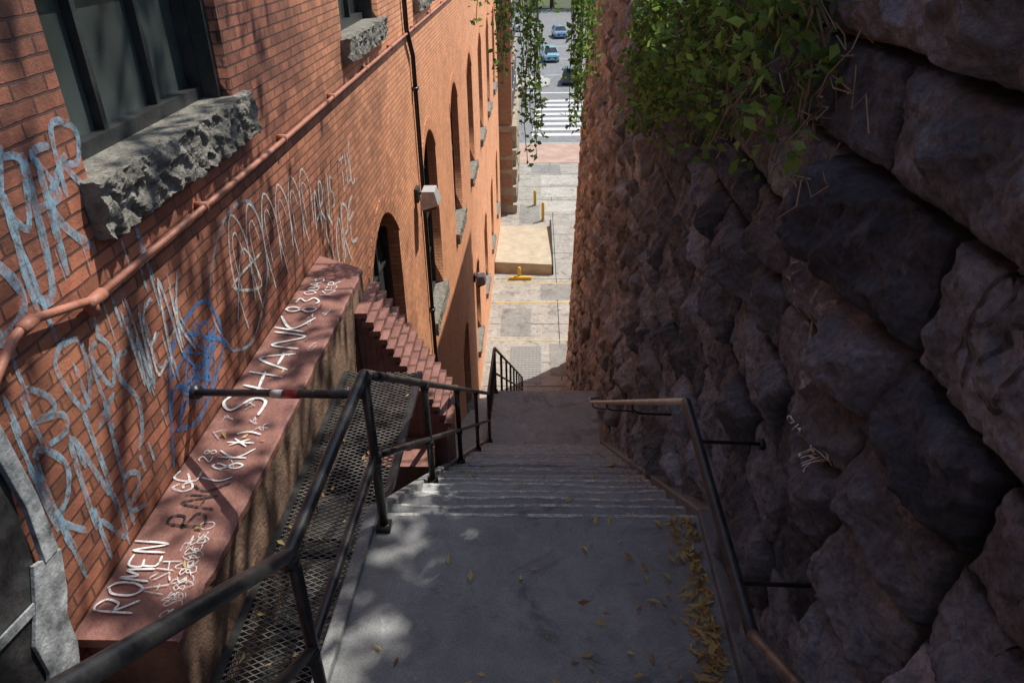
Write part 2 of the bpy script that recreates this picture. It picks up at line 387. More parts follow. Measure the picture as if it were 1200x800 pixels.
b.obj('wall_end',bevel=.03,parent=wall)
b=MB()
ys=[-3,2,6,10,14,18,23]
for a,c in zip(ys[:-1],ys[1:]):
    ta=float(top_z(np.array(a*1.)));tc=float(top_z(np.array(c*1.)))
    xa=.95+.034*(ta-zstair(a)); xc=.95+.034*(tc-zstair(c))
    b.prism([(xa,a,ta-.3),(xa+.6,a,ta-.3),(xc+.6,c,tc-.3),(xc,c,tc-.3),(xa,a,ta+.02),(xa+.6,a,ta+.02),(xc+.6,c,tc+.02),(xc,c,tc+.02)],M_brst)
b.obj('wall_coping',parent=wall)
b=MB(); ys=np.linspace(-60,22.8,28); xs=np.array([1.55,2.5,5,9,16,30,60,120]); vs=[];fs=[]
for i,y in enumerate(ys):
    for x in xs: vs.append((x,y,float(top_z(np.array(y)))-.12+.05*(x-1.5)+.1*math.sin(x*1.3+y)*(x>2)))
for i in range(len(ys)-1):
    for j in range(len(xs)-1): a=i*len(xs)+j; fs.append((a,a+1,a+len(xs)+1,a+len(xs)))
e0=(len(ys)-1)*len(xs); k=len(vs)
for j,x in enumerate(xs): vs.append((x,22.9,ZG-.1))
for j in range(len(xs)-1): fs.append((e0+j,e0+j+1,k+j+1,k+j))
b.add(vs,fs,M_ground); b.obj('hillside')
b=MB(); b.box((-60,-60,ZG),(-.82,-3.6,ZL+18*RISE-.05),M_ground); b.box((-.82,-60,ZG),(1.5,-9,ZL+18*RISE-.05),M_ground); b.obj('upper_ground')

# ------------------------------------------------------------------ brick building
bld=empty('brick_building')
def arch(cy,w,zb,zs,rise,n=10):
    pts=[(cy-w/2,zb),(cy+w/2,zb),(cy+w/2,zs)]
    for i in range(1,n):
        t=1-2*i/n; pts.append((cy+w/2*t,zs+rise*(1-t*t)))
    pts.append((cy-w/2,zs)); return pts
wins=[]
cs=[8.65,13.05,17.55,22.0,26.4,30.8,35.2]
wins.append(('rect',3.88,1.72,-.93,1.25,0))
for c_ in (8.68,13.5,18,22.4,26.8,31.2,35.5): wins.append(('rect',c_,1.9,-.98,1.2,0))
wins.append(('door',8.65,1.95,-6.9,-3.65,.52))
for c_ in cs[1:]: wins.append(('arch',c_,1.75,-6.45,-3.6,.46))
for c_ in cs[2:]: wins.append(('arch',c_,1.6,-12.3,-9.85,.4))
cu=bpy.data.curves.new('facade','CURVE'); cu.dimensions='2D'; cu.fill_mode='BOTH'; cu.extrude=.2
def spl(pts):
    s=cu.splines.new('POLY'); s.points.add(len(pts)-1)
    for p,q in zip(s.points,pts): p.co=(q[0],q[1],0,1)
    s.use_cyclic_u=True
spl([(-3,-14.05),(38.2,-14.05),(38.2,2.4),(-3,2.4)])
for k,cy,w,zb,zt,r in wins: spl(arch(cy,w,zb,zt,r) if r else [(cy-w/2,zb),(cy+w/2,zb),(cy+w/2,zt),(cy-w/2,zt)])
co=bpy.data.objects.new('facade_c',cu); scene.collection.objects.link(co)
bpy.context.view_layer.update()
me=bpy.data.meshes.new_from_object(co.evaluated_get(bpy.context.evaluated_depsgraph_get()))
bpy.data.objects.remove(co)
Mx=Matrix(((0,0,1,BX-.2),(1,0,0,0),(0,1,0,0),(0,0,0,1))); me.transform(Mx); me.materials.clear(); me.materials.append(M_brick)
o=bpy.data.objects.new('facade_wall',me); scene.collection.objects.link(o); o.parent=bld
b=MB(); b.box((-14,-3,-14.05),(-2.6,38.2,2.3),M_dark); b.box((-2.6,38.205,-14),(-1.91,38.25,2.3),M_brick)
b.box((-14,-3.01,2.4),(-1.85,38.3,2.6),M_frame); b.obj('interior_core',parent=bld)
b=MB(); g=MB()
for k,cy,w,zb,zt,r in wins:
    top=zt+r; xg=BX-.24
    g.box((xg-.03,cy-w/2-.05,zb-.05),(xg,cy+w/2+.05,top+.05),M_glass)
    t=.07
    b.box((xg+.002,cy-w/2,zb),(xg+.08,cy-w/2+t,top),M_frame); b.box((xg+.002,cy+w/2-t,zb),(xg+.08,cy+w/2,top),M_frame)
    b.box((xg+.003,cy-w/2+t,zb),(xg+.079,cy+w/2-t,zb+t*1.3),M_frame)
    nm=2 if w>1.7 else 1
    for i in range(1,nm+1):
        y=cy-w/2+w*i/(nm+1); b.box((xg+.003,y-.02,zb+t*1.3),(xg+.05,y+.02,top),M_frame)
    for i in range(1,4 if r else 3):
        z=zb+(top-zb)*i/(4 if r else 3); b.box((xg+.003,cy-w/2+t,z-.02),(xg+.045,cy+w/2-t,z+.02),M_frame)
    b.box((xg+.001,cy-w/2+t,zb+(top-zb)*.5-.04),(xg+.09,cy+w/2-t,zb+(top-zb)*.5+.04),M_frame)
    if k=='door': b.box((xg+.004,cy-w/2+t,zb),(xg+.06,cy+w/2-t,zb+1.2),M_frame)
    if not r: b.box((xg+.081,cy-w/2+.003,zb-.0),(BX-.06,cy-w/2+.06,top),M_frame); b.box((xg+.081,cy+w/2-.06,zb-.0),(BX-.06,cy+w/2-.003,top),M_frame)
b.obj('window_frames',parent=bld); g.obj('window_glass',parent=bld)
def rough_box(mb,a,c,m,amp=.03,step=.04):
    a=np.array(a,float);c=np.array(c,float)
    for ax in range(3):
        for side in (0,1):
            u,v=[i for i in range(3) if i!=ax]
            nu=max(2,int((c[u]-a[u])/step)+1); nv=max(2,int((c[v]-a[v])/step)+1)
            U,W=np.meshgrid(np.linspace(a[u],c[u],nu),np.linspace(a[v],c[v],nv),indexing='ij')
            P=np.zeros((nu,nv,3)); P[...,u]=U;P[...,v]=W;P[...,ax]=(c if side else a)[ax]
            q=P.copy(); fx=np.clip((q[...,0]-BX)/.06,0,1)
            P[...,0]+=fx*amp*(fbm(q[...,1]+q[...,2]*.7,q[...,2]+q[...,0]*.5,14,4,1)+.6*ridge(q[...,1],q[...,2]+q[...,0],14,3,6)-.4)*1.5
            P[...,1]+=amp*.6*(fbm(q[...,0]+q[...,2],q[...,1],8,3,2))
            P[...,2]+=fx*amp*(fbm(q[...,0]*1.2+q[...,1],q[...,2]*1.1+q[...,0],14,4,3))
            idx=np.arange(nu*nv).reshape(nu,nv); f=np.stack([idx[:-1,:-1],idx[1:,:-1],idx[1:,1:],idx[:-1,1:]],-1).reshape(-1,4)
            mb.add(P.reshape(-1,3).tolist(),f.tolist(),m)
b=MB()
rough_box(b,(BX-.235,2.95,-1.16),(BX+.095,4.9,-.91),M_sill,.026,.013)
for c_ in (8.68,13.5,18,22.4): rough_box(b,(BX-.235,c_-1.05,-1.18),(BX+.1,c_+1.05,-.96),M_sill,.03,.03)
for c_ in cs[1:]: rough_box(b,(BX-.235,c_-1.0,-6.68),(BX+.1,c_+1.0,-6.43),M_sill,.03,.06)
for c_ in cs[2:]: rough_box(b,(BX-.235,c_-.95,-12.5),(BX+.1,c_+.95,-12.28),M_sill,.03,.08)
b.obj('stone_sills',parent=bld)
b=MB()
for k,cy,w,zb,zt,r in wins:
    if not r: continue
    n=22
    for i in range(n):
        t0=-1.06+2.12*i/n; t1=-1.06+2.12*(i+.86)/n
        def pz(t,o): return zt+r*(1-min(t*t,1.1))+o
        x0,x1=BX-.05,BX+.012
        ya,yb=cy+w/2*t0,cy+w/2*t1
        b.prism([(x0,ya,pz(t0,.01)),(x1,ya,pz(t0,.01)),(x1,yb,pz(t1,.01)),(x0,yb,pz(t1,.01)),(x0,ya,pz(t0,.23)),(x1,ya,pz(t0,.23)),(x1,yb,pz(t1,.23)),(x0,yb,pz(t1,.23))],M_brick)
b.obj('arch_brickwork',parent=bld)
b=MB(); xp=BX+.05
b.tube([(xp,36,-1.36),(xp,9,-1.35),(xp,5,-1.355),(xp,2.74,-1.345)],.018,M_pipe,10); b.tube([(xp,2.80,-1.345),(xp,2.68,-1.345)],.028,M_pipe,10)
b.tube([(xp,2.71,-1.33),(xp,2.71,-1.40)],.026,M_pipe,10)
b.tube([(xp,2.74,-1.345),(xp,2.62,-1.31),(xp,2.4,-1.25),(xp,2.32,-1.235),(xp,2.24,-1.25),(xp,2.16,-1.29),(xp,1.2,-1.85)],.018,M_pipe,10)
b.tube([(xp,2.36,-1.24),(xp,2.28,-1.243)],.026,M_pipe,10)
for y in (3.9,5.4,6.9,8.4,10,12,14,16,18): b.box((BX-.01,y,-1.38),(BX+.072,y+.025,-1.32),M_pipe)
b.obj('conduit_pipe',True,parent=bld)
b=MB(); b.tube([(BX+.05,11.3,2.3),(BX+.05,11.35,-1.3),(BX+.05,11.75,-1.7),(BX+.05,11.75,-8.2)],.035,M_black,10)
for z in (-2.2,-4,-6): b.box((BX-.01,11.68,z),(BX+.1,11.82,z+.04),M_black)
b.obj('downspout',True,parent=bld)
def walllamp(y,z):
    e=empty('wall_lamp'); b=MB()
    b.box((BX,y-.12,z+.0),(BX+.06,y+.12,z+.22),M_frame)
    b.tube([(BX+.05,y,z+.12),(BX+.16,y,z+.14)],.025,M_frame)
    b.prism([(BX+.10,y-.2,z-.10),(BX+.38,y-.2,z-.02),(BX+.38,y+.2,z-.02),(BX+.10,y+.2,z-.10),(BX+.12,y-.17,z+.2),(BX+.32,y-.17,z+.2),(BX+.32,y+.17,z+.2),(BX+.12,y+.17,z+.2)],M_light)
    b.prism([(BX+.12,y-.17,z-.16),(BX+.35,y-.17,z-.07),(BX+.35,y+.17,z-.07),(BX+.12,y+.17,z-.16),(BX+.12,y-.18,z-.095),(BX+.35,y-.18,z-.025),(BX+.35,y+.18,z-.025),(BX+.12,y+.18,z-.095)],M_frame)
    b.obj('lamp_head',bevel=.012,parent=e)
walllamp(11.25,-3.8); walllamp(20.6,-9.5)
b=MB(); M_peel=mottled('peeling_grey_paint',(.10,.11,.115),(.62,.65,.66),11,.7,.008,30); M_bk=mottled('black_board',(.008,.008,.009),(.09,.09,.09),9,.4,.008,14)
b.prism([(BX+.0,1.2,-2.62),(BX+.05,1.2,-2.62),(BX+.05,1.84,-2.6),(BX+.0,1.84,-2.6),(BX+.0,1.2,-1.45),(BX+.05,1.2,-1.45),(BX+.05,1.99,-1.52),(BX+.0,1.99,-1.52)],M_bk)
def strip(p,w,th=.012,x=BX+.052):
    L=[];
    for i,(y,z) in enumerate(p):
        a=p[max(i-1,0)];c=p[min(i+1,len(p)-1)]; dy,dz=c[0]-a[0],c[1]-a[1]; l=math.hypot(dy,dz); ww=w*random.uniform(.8,1.2)
        ny,nz=-dz/l*ww/2,dy/l*ww/2; L.append([(x,y-ny,z-nz),(x,y+ny,z+nz),(x+th,y+ny,z+nz),(x+th,y-ny,z-nz)])
    vs=[v for q in L for v in q]; fs=[]
    for i in range(len(L)-1):
        for j in range(4): fs.append((i*4+j,i*4+(j+1)%4,(i+1)*4+(j+1)%4,(i+1)*4+j))
    fs+=[(0,3,2,1),tuple(len(vs)-4+j for j in range(4))]; b.add(vs,fs,M_peel)
strip([(1.2,-1.38),(1.6,-1.42),(1.95,-1.47)],.06,.02); strip([(1.97,-1.46),(2.0,-1.8),(1.985,-2.05)],.07,.022,BX+.0535)
strip([(1.97,-2.04),(1.91,-2.2),(1.85,-2.3),(1.85,-2.45),(1.78,-2.62)],.17,.018); strip([(1.2,-2.12),(1.5,-2.1),(1.9,-2.17)],.05,.01,BX+.054)
b.obj('weathered_access_panel',bevel=.003)

# ------------------------------------------------------------------ areaway, parapet, mesh, stepped brick pier
b=MB()
b.prism([(-1.89,2.03,-2.86),(-1.47,2.0,-3.4),(-1.47,5.66,-3.45),(-1.89,5.9,-3.45),(-1.885,2.03,-2.55),(-1.46,1.97,-2.55),(-1.46,5.64,-2.55),(-1.885,5.92,-2.55)],M_brownside)
n=60; vs=[];fs=[]
for i in range(n+1):
    y=1.97+3.7*i/n; e1=-1.445-abs(random.gauss(0,.003))-(.012*random.random() if random.random()<.12 else 0); zt=-2.50+.003*math.sin(y*5)+random.uniform(-.001,.001)
    y2=y+.0+.28*i/n
    vs+=[(-1.89,y2,-2.549),(-1.89,y2,zt),(e1-.012,y,zt),(e1,y,zt-.010),(e1+random.uniform(-.003,.002),y,-2.549)]
for i in range(n):
    for j in range(4): a=i*5+j; fs.append((a,a+5,a+6,a+1))
fs+=[(0,1,2,3,4),(n*5+4,n*5+3,n*5+2,n*5+1,n*5)]
b.add(vs,fs,M_maroon)
b.box((-1.89,1.2,-3.4),(-1.5,2.0,-2.87),M_maroon)
b.obj('parapet_wall')
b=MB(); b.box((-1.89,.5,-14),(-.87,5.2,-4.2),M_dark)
b.prism([(-1.89,5.21,-14),(-.84,5.21,-14),(-.5,20.9,-14),(-1.89,20.9,-14),(-1.89,5.21,-5.6),(-.84,5.21,-5.6),(-.5,20.9,-13.99),(-1.89,20.9,-13.99)],M_conc)
b.obj('areaway_floor')
b=MB(); zg=-2.95; x0,x1,y0,y1=-1.44,-.88,1.0,4.75
def clipseg(px,py,dx,dy):
    t0,t1=-99,99
    for p,d,lo,hi in ((px,dx,x0,x1),(py,dy,y0,y1)):
        a=(lo-p)/d; c=(hi-p)/d
        if a>c:a,c=c,a
        t0=max(t0,a);t1=min(t1,c)
    return t0,t1
for sgn in (1,-1):
    dx,dy=.8,sgn*.42; L=math.hypot(dx,dy); dx/=L;dy/=L
    nn=140
    for i in range(nn):
        py=y0-.5+i*(y1-y0+1)/nn; t0,t1=clipseg(x0,py,dx,dy)
        if t1-t0<.02: continue
        a=Vector((x0+dx*t0,py+dy*t0,zg));c=Vector((x0+dx*t1,py+dy*t1,zg)); n_=Vector((-dy,dx,0))*.0026
        h=Vector((0,0,.006)); o_=Vector((0,0,.0009*sgn))
        b.prism([a-n_-h+o_,a+n_-h+o_,c+n_-h+o_,c-n_-h+o_,a-n_+o_,a+n_+o_,c+n_+o_,c-n_+o_],M_mesh)
for x in (x0,x1): b.box((x-.02,y0,zg-.03),(x+.02,y1,zg+.01),M_black)
for y in (1.9,2.9,3.9,4.73): b.box((x0+.02,y-.015,zg-.035),(x1-.02,y+.015,zg-.008),M_black)
b.obj('expanded_metal_grating')
b=MB(); b.box((-1.44,.6,-4.2),(-.87,.98,-2.9),M_brownside); b.box((-1.44,4.80,-5.6),(-.87,5.19,-3.9),M_maroon); b.obj('areaway_wall')
b=MB(); n=14
for i in range(n):
    t=i/(n-1); x=-1.46+.64*t; z=-2.72-1.0*t; y=5.25-.1*t
    b.box((x,y,z-.035),(x+.10,y+.6,z+.012),M_maroon,.003)
    b.box((x,y+.02,-5.6),(x+.0455,y+.58,z-.036),M_maroon)
b.box((-1.89,5.35,-5.5),(-1.461,5.9,-2.9),M_maroon)
b.obj('stepped_brick_pier')

# ------------------------------------------------------------------ railings
def rx(y,x=-.75): return x+sh(y)
sl=RISE/RUN
def railz(y,h):
    if y<1.66: return ZL+h+(1.66-y)*sl
    if y<2.72: return ZL+h
    if y<8.5: return ZL+h-(y-2.72)*sl
    z2=ZL+h-(8.5-2.72)*sl
    if y<9.75: return z2
    return z2-(y-9.75)*sl
b=MB()
for h,r in ((.90,.024),(.45,.02)):
    ys=[-1.5,1.60,1.66,1.72,2.66,2.72,2.78]
    b.tube([(rx(y),y,railz(y,h)) for y in ys],r,M_black,12)
    ys=[2.78,3.1,8.5,8.56,9.7,9.8,20.7]
    b.tube([(rx(y),y,railz(y,h)) for y in ys],r*.98,M_black,12)
py=[.3,1.68,2.72,4.05,5.5,6.95,8.45,9.72,11.1,12.5,13.9,15.3,16.7,18.1,19.5,20.7]
for y in py: b.tube([(rx(y),y,zstair(y)-.02),(rx(y),y,railz(y,.9))],.022,M_black,10)
for y in py: b.box((rx(y)-.035,y-.035,zstair(y)-.19 if y>2.8 else zstair(y)),(rx(y)+.035,y+.035,zstair(y)+.03),M_black)
for y in (1.66,2.72,4.05,5.5,6.95):
    for h in (.9,.45): z=railz(y,h); b.tube([(rx(y),y,z-.045),(rx(y),y,z-.01)],.030,M_black,10)
for i in range(8): 
    y=8.6+i*.14; b.tube([(rx(y),y,railz(y,.45)),(rx(y),y,railz(y,.9))],.008,M_black,6)
b.tube([(rx(2.62),2.62,-1.74),(-1.87,3.36,-2.22)],.02,M_black,10)
b.tube([(-1.1,2.84,-1.885),(-1.19,2.90,-1.925)],.0215,M_redst,10); b.tube([(-1.2,2.907,-1.93),(-1.27,2.955,-1.96)],.0213,M_white,10)
b.tube([(-1.86,3.355,-2.215),(-1.9,3.38,-2.23)],.04,M_black,10)
b.obj('stair_railing',True)
b=MB()
XR_=.635
def rrz(y):
    if y<1.43: return -1.76+(1.43-y)*sl
    if y<2.6: return -1.76
    return -1.76-(y-2.6)*sl
b.tube([(XR_+sh(y),y,rrz(y)) for y in (2.6,2.64,3,4,5,6,7,8.0,8.2)],.018,M_worn,12)
b.tube([(XR_+sh(8.2),8.2,rrz(8.2)),(XR_+sh(8.3),8.32,rrz(8.2)-.02),(.85,8.36,rrz(8.2)-.03)],.018,M_worn,12)
b.tube([(XR_+sh(y),y,rrz(y)) for y in (1.43,1.5,2.56,2.6)],.020,M_black,12)
b.tube([(XR_+sh(y),y,rrz(y)) for y in (-1.2,1.38,1.43)],.0195,M_rust,12)
for y in (.6,1.7,2.45,4.2,6,7.8):
    x=XR_+sh(y); z=rrz(y); xw=float(wallx(np.array([y+.02]),np.array([z-.12]))[0])+.03; xw=max(xw,x+.06)
    b.tube([(x,y,z),(x,y,z-.05),(x+.02,y+.01,z-.085),(x+.06,y+.015,z-.105),(xw,y+.02,z-.12)],.008,M_black,8); b.tube([(xw-.05,y+.02,z-.119),(xw-.03,y+.02,z-.12)],.025,M_black,10)
b.obj('wall_handrail',True)

# ------------------------------------------------------------------ graffiti strokes
G={'A':[[(0,0),(.45,1),(.9,0)],[(.15,.35),(.8,.4)]],'B':[[(0,0),(0,1),(.6,.9),(.55,.6),(0,.52),(.75,.4),(.7,.05),(0,0)]],
'E':[[(.8,1),(.1,.95),(0,.5),(.6,.52)],[(0,.5),(.05,.03),(.85,0)]],'G':[[(.8,.85),(.3,1),(0,.5),(.3,0),(.8,.15),(.8,.45),(.45,.45)]],
'H':[[(0,0),(.1,1)],[(.75,0),(.8,1.05)],[(-.05,.45),(.9,.55)]],'I':[[(.3,0),(.35,1)]],'K':[[(0,0),(.05,1.05)],[(.8,1),(.1,.45),(.9,-.1)]],
'L':[[(.1,1),(0,.05),(.8,0)]],'M':[[(0,0),(.1,1),(.45,.4),(.8,1),(.95,0)]],'N':[[(0,0),(.05,1),(.75,0),(.85,1.1)]],
'O':[[(.5,1),(.1,.8),(.05,.25),(.5,0),(.9,.3),(.85,.8),(.5,1)]],'P':[[(.05,-.1),(.1,1),(.8,.85),(.6,.5),(.1,.45)]],
'R':[[(0,0),(.1,1),(.75,.85),(.6,.5),(.1,.48),(.85,-.05)]],'S':[[(.85,.9),(.4,1.02),(.1,.75),(.7,.4),(.65,.05),(.0,.05)]],
'T':[[(-.05,.95),(.9,1)],[(.45,1),(.4,0)]],'U':[[(0,1),(.05,.2),(.45,0),(.8,.25),(.8,1)]],'W':[[(0,1),(.2,0),(.45,.7),(.7,0),(.95,1)]],
'V':[[(0,1),(.4,0),(.8,1)]],'2':[[(.05,.8),(.4,1),(.75,.75),(0,.05),(.85,.0)]],'3':[[(.05,.95),(.7,.9),(.3,.55),(.75,.3),(.4,0),(0,.1)]],
'8':[[(.6,.9),(.3,1),(.1,.75),(.7,.3),(.4,0),(.1,.25),(.65,.75),(.6,.9)]],'*':[[(.1,.2),(.8,.8)],[(.1,.8),(.8,.2)],[(.45,0),(.45,1)]],'(':[[(.5,1),(.2,.5),(.5,0)]],')':[[(.2,1),(.5,.5),(.2,0)]]}
def cat(pts,n=6):
    if len(pts)<3: 
        a,b_=pts[0],pts[-1]; return [(a[0]+(b_[0]-a[0])*i/n,a[1]+(b_[1]-a[1])*i/n) for i in range(n+1)]
    P=[pts[0]]+list(pts)+[pts[-1]]; out=[]
    for i in range(1,len(P)-2):
        for k in range(n):
            t=k/n; r=[]
            for d in (0,1):
                p0,p1,p2,p3=P[i-1][d],P[i][d],P[i+1][d],P[i+2][d]
                r.append(.5*(2*p1+(p2-p0)*t+(2*p0-5*p1+4*p2-p3)*t*t+(3*p1-p0-3*p2+p3)*t**3)*1.0)
            out.append(tuple(r))
    out.append(pts[-1]); return out
kk=[0]
def ribbon(mb,pts,w,fn,mat):
    pts=cat(pts); kk[0]+=1; vs=[];fs=[]
    for i,p in enumerate(pts):
        q=pts[min(i+1,len(pts)-1)];r=pts[max(i-1,0)]; dx,dy=q[0]-r[0],q[1]-r[1]; L=math.hypot(dx,dy) or 1
        nx,ny=-dy/L*w/2,dx/L*w/2; k=.75+.5*random.random()*.5
        if i in(0,len(pts)-1):k*=.5
        vs+=[fn(p[0]+nx*k,p[1]+ny*k,kk[0]),fn(p[0]-nx*k,p[1]-ny*k,kk[0])]
    for i in range(len(pts)-1): fs.append((2*i,2*i+1,2*i+3,2*i+2))
    mb.add(vs,fs,mat)
def write(mb,txt,o,h,adv,w,fn,mat,slant=0,jit=.06):
    x=o[0]
    for ch in txt:
        if ch!=' ':
            hh=h*random.uniform(.85,1.15); dy=random.uniform(-.09,.09)*h
            for st in G[ch]: ribbon(mb,[(x+(px+slant*pz+random.uniform(-jit,jit))*adv*.9,o[1]+dy+(pz+random.uniform(-jit,jit))*hh) for px,pz in st],w,fn,mat)
        x+=adv
fb=lambda u,v,k:(BX+.0025+(k%40)*.00009,u,v)
def ft(ang=0):
    return lambda u,v,k:(-1.67-v, u, -2.493+(k%40)*.00008)
b=MB()
for k in range(6):
    y=4.25+k*.3; h=.75-.03*k
    ribbon(b,[(y,-2.3),(y-.06,-2.3+h*.6),(y+.08,-2.3+h),(y+.24,-2.3+h*.7),(y+.2,-2.2)],.019,fb,P_wfade)
    ribbon(b,[(y+.03,-2.1),(y+.02,-2.2+h*.6),(y+.1,-2.42+h),(y+.17,-2.3+h*.6)],.013,fb,P_wfade)
ribbon(b,[(3.95,-2.3),(3.8,-1.9),(4.2,-1.55),(4.7,-1.6),(4.75,-2.1),(4.3,-2.4),(3.95,-2.3)],.024,fb,P_lblue)
ribbon(b,[(4.1,-2.2),(4.4,-1.8),(4.6,-2.15),(4.15,-1.95),(4.7,-1.95)],.02,fb,P_wfade)
write(b,'WEAK',(2.95,-1.95),.38,.15,.022,fb,P_wfade,.1); write(b,'WEAK',(2.965,-1.94),.38,.15,.014,fb,P_lblue,.1)
write(b,'SORE',(6.2,-2.9),.5,.3,.04,fb,P_wfade,.1,.12); write(b,'TUL',(7.0,-2.3),.4,.2,.03,fb,P_wfade,.1,.12); write(b,'ARUS',(6.0,-2.3),.3,.18,.028,fb,P_wfade,.2,.12)
for k in range(4): ribbon(b,[(3.15+random.uniform(0,.65),-2.4+random.uniform(0,.5)) for _ in range(7)],.020,fb,P_blue)
ribbon(b,[(3.1,-2.2),(3.3,-1.9),(3.75,-1.85),(3.85,-2.2),(3.4,-2.4),(3.12,-2.3)],.03,fb,P_blue)
ribbon(b,[(3.0,-2.45),(3.2,-2.1),(3.5,-2.3),(3.7,-2.05),(3.95,-2.3)],.028,fb,P_blue)
write(b,'SUK',(2.22,-1.2),.45,.24,.05,fb,P_lblue,.1,.14); write(b,'OSR',(2.45,-.95),.26,.2,.035,fb,P_lblue,.2,.14)
write(b,'RNTS',(2.15,-2.2),.40,.2,.035,fb,P_lblue,.1,.13); write(b,'BOO',(2.25,-1.75),.26,.2,.03,fb,P_lblue,0,.13)
write(b,'NR',(2.35,-2.45),.24,.2,.03,fb,P_lblue,.1,.13)
for k in range(36): y=random.uniform(2.1,3.3); z=random.uniform(-2.2,-1.0); ribbon(b,[(y,z),(y+.005,z-random.uniform(.1,.4))],random.uniform(.006,.035),fb,P_lblue)
b.obj('wall_graffiti')
b=MB(); f=ft()
write(b,'SHANK',(3.52,-.05),.23,.26,.021,f,P_white,.2,.045); write(b,'83',(4.85,-.02),.2,.14,.017,f,P_white,.1,.06)
write(b,'OBAS',(5.15,.05),.08,.08,.009,f,P_white,0,.1); write(b,'KER',(5.15,-.08),.08,.09,.009,f,P_white,0,.1)
write(b,'ROMEN',(2.1,.04),.14,.085,.012,f,P_white,.1,.07); write(b,'ASH',(2.2,-.06),.09,.07,.008,f,P_wfade,0,.15)
write(b,'(8K*)',(2.93,-.10),.15,.10,.013,f,P_white,0,.08); write(b,'28',(3.1,.08),.06,.06,.007,f,P_white)
write(b,'BAK',(2.62,-.08),.18,.11,.015,f,P_black,0,.14); write(b,'GE',(2.85,.08),.12,.1,.014,f,P_wfade,0,.15)
for k in range(5): write(b,'BSEO',(2.08+.09*k,-.16+.01*k),.06,.05,.006,f,P_wfade,0,.2)
for k in range(14):
    y=random.uniform(2.2,5.3);x=random.uniform(-.15,.15); ribbon(b,[(y+random.uniform(-.06,.06),x+random.uniform(-.04,.04)) for _ in range(6)],.005,f,P_wfade)
b.obj('parapet_graffiti')
def fs_(oy,oz):
    def fn(u,v,k):
        Y=np.array([oy-u]);Z=np.array([oz+v]); return (float(wallx(Y,Z)[0])-.006-(k%30)*.0001,float(Y[0]),float(Z[0]))
    return fn
P_faint=paintmat('faint_white',(.6,.6,.66),.47,20,.4)
b=MB()
write(b,'APLKS',(0,0),.085,.028,.0055,fs_(1.10,-1.0),P_white)
write(b,'POSHONG',(0,0),.045,.032,.005,fs_(2.04,-1.48),P_white); write(b,'BAK',(.05,-.07),.04,.032,.005,fs_(2.04,-1.48),P_white)
write(b,'RO',(0,0),.22,.13,.014,fs_(1.45,-.86),P_black)
write(b,'NS',(0,0),.3,.17,.04,fs_(2.35,-1.38),P_faint); write(b,'U',(0,0),.26,.25,.05,fs_(2.55,-1.05),P_faint)  # broad faint spray strokes, doubling as whitish sun dapples painted on the stone
b.obj('stone_graffiti')

# ------------------------------------------------------------------ leaves
def leaves(name,C,size,mat,flat=False,parent=None,droop=0):
    n=len(C); C=np.array(C); s=size*(.6+.8*rng.random((n,1)))
    a=rng.normal(size=(n,3))
    if flat: a[:,2]*=.3
    else: a[:,2]-=droop
    a/=np.linalg.norm(a,axis=1,keepdims=True); t=rng.normal(size=(n,3))
    if flat: t[:,2]*=.3
    t-=a*(a*t).sum(1,keepdims=True); t/=np.linalg.norm(t,axis=1,keepdims=True); nn=np.cross(a,t)
    w=.22 if flat else .32; cu=.14 if flat else .08
    p0=C-a*s*.5; p1=C+t*s*w+nn*s*cu-a*s*.08; p2=C+a*s*.6+nn*s*cu*.5; p3=C-t*s*w+nn*s*cu-a*s*.08
    V=np.stack([p0,p1,p2,p3],1).reshape(-1,3); i=np.arange(n)*4
    F=np.concatenate([np.stack([i,i+1,i+2],1),np.stack([i,i+2,i+3],1)])
    me=bpy.data.meshes.new(name); me.from_pydata(V.tolist(),[],F.tolist()); me.materials.append(mat); o=bpy.data.objects.new(name,me); scene.collection.objects.link(o)
    if parent:o.parent=parent
    return o
C=[]
def putleaf(x,y):
    z=zstair(y)
    if y>Y1 and y<Y1e: z=ZL-RISE*(math.floor((y-Y1)/RUN)+1)
    C.append((x+sh(y),y,z+.010+random.random()*.010))
for _ in range(190): putleaf(.78-abs(random.gauss(0,.07)),random.uniform(1.6,2.8))
for _ in range(80): putleaf(.77-abs(random.gauss(0,.05)),random.gauss(2.1,.12))
for _ in range(26): putleaf(random.uniform(.2,.75),random.uniform(1.7,2.8))
for x,y in ((.06,2.08),(.22,2.0),(.27,2.6),(-.2,1.9),(.5,2.4),(.42,1.9),(-.55,1.95),(.0,2.45),(-.4,2.5),(.1,1.86)): putleaf(x,y); putleaf(x+random.uniform(-.2,.2),y+random.uniform(-.1,.2))
for _ in range(220): 
    y=random.uniform(2.9,8.3); putleaf(random.choice([.76-abs(random.gauss(0,.08)),random.uniform(-.7,.7)]),y)
for _ in range(50): C.append((random.uniform(-1.4,-.9),random.uniform(1.6,4.5),zg+.012))
for _ in range(12): C.append((random.uniform(-1.86,-1.5),random.uniform(2.1,5.4),-2.488))
leaves('fallen_leaves',C,.046,M_dry,True)
ivy=empty('ivy_plant'); b=MB(); C=[]
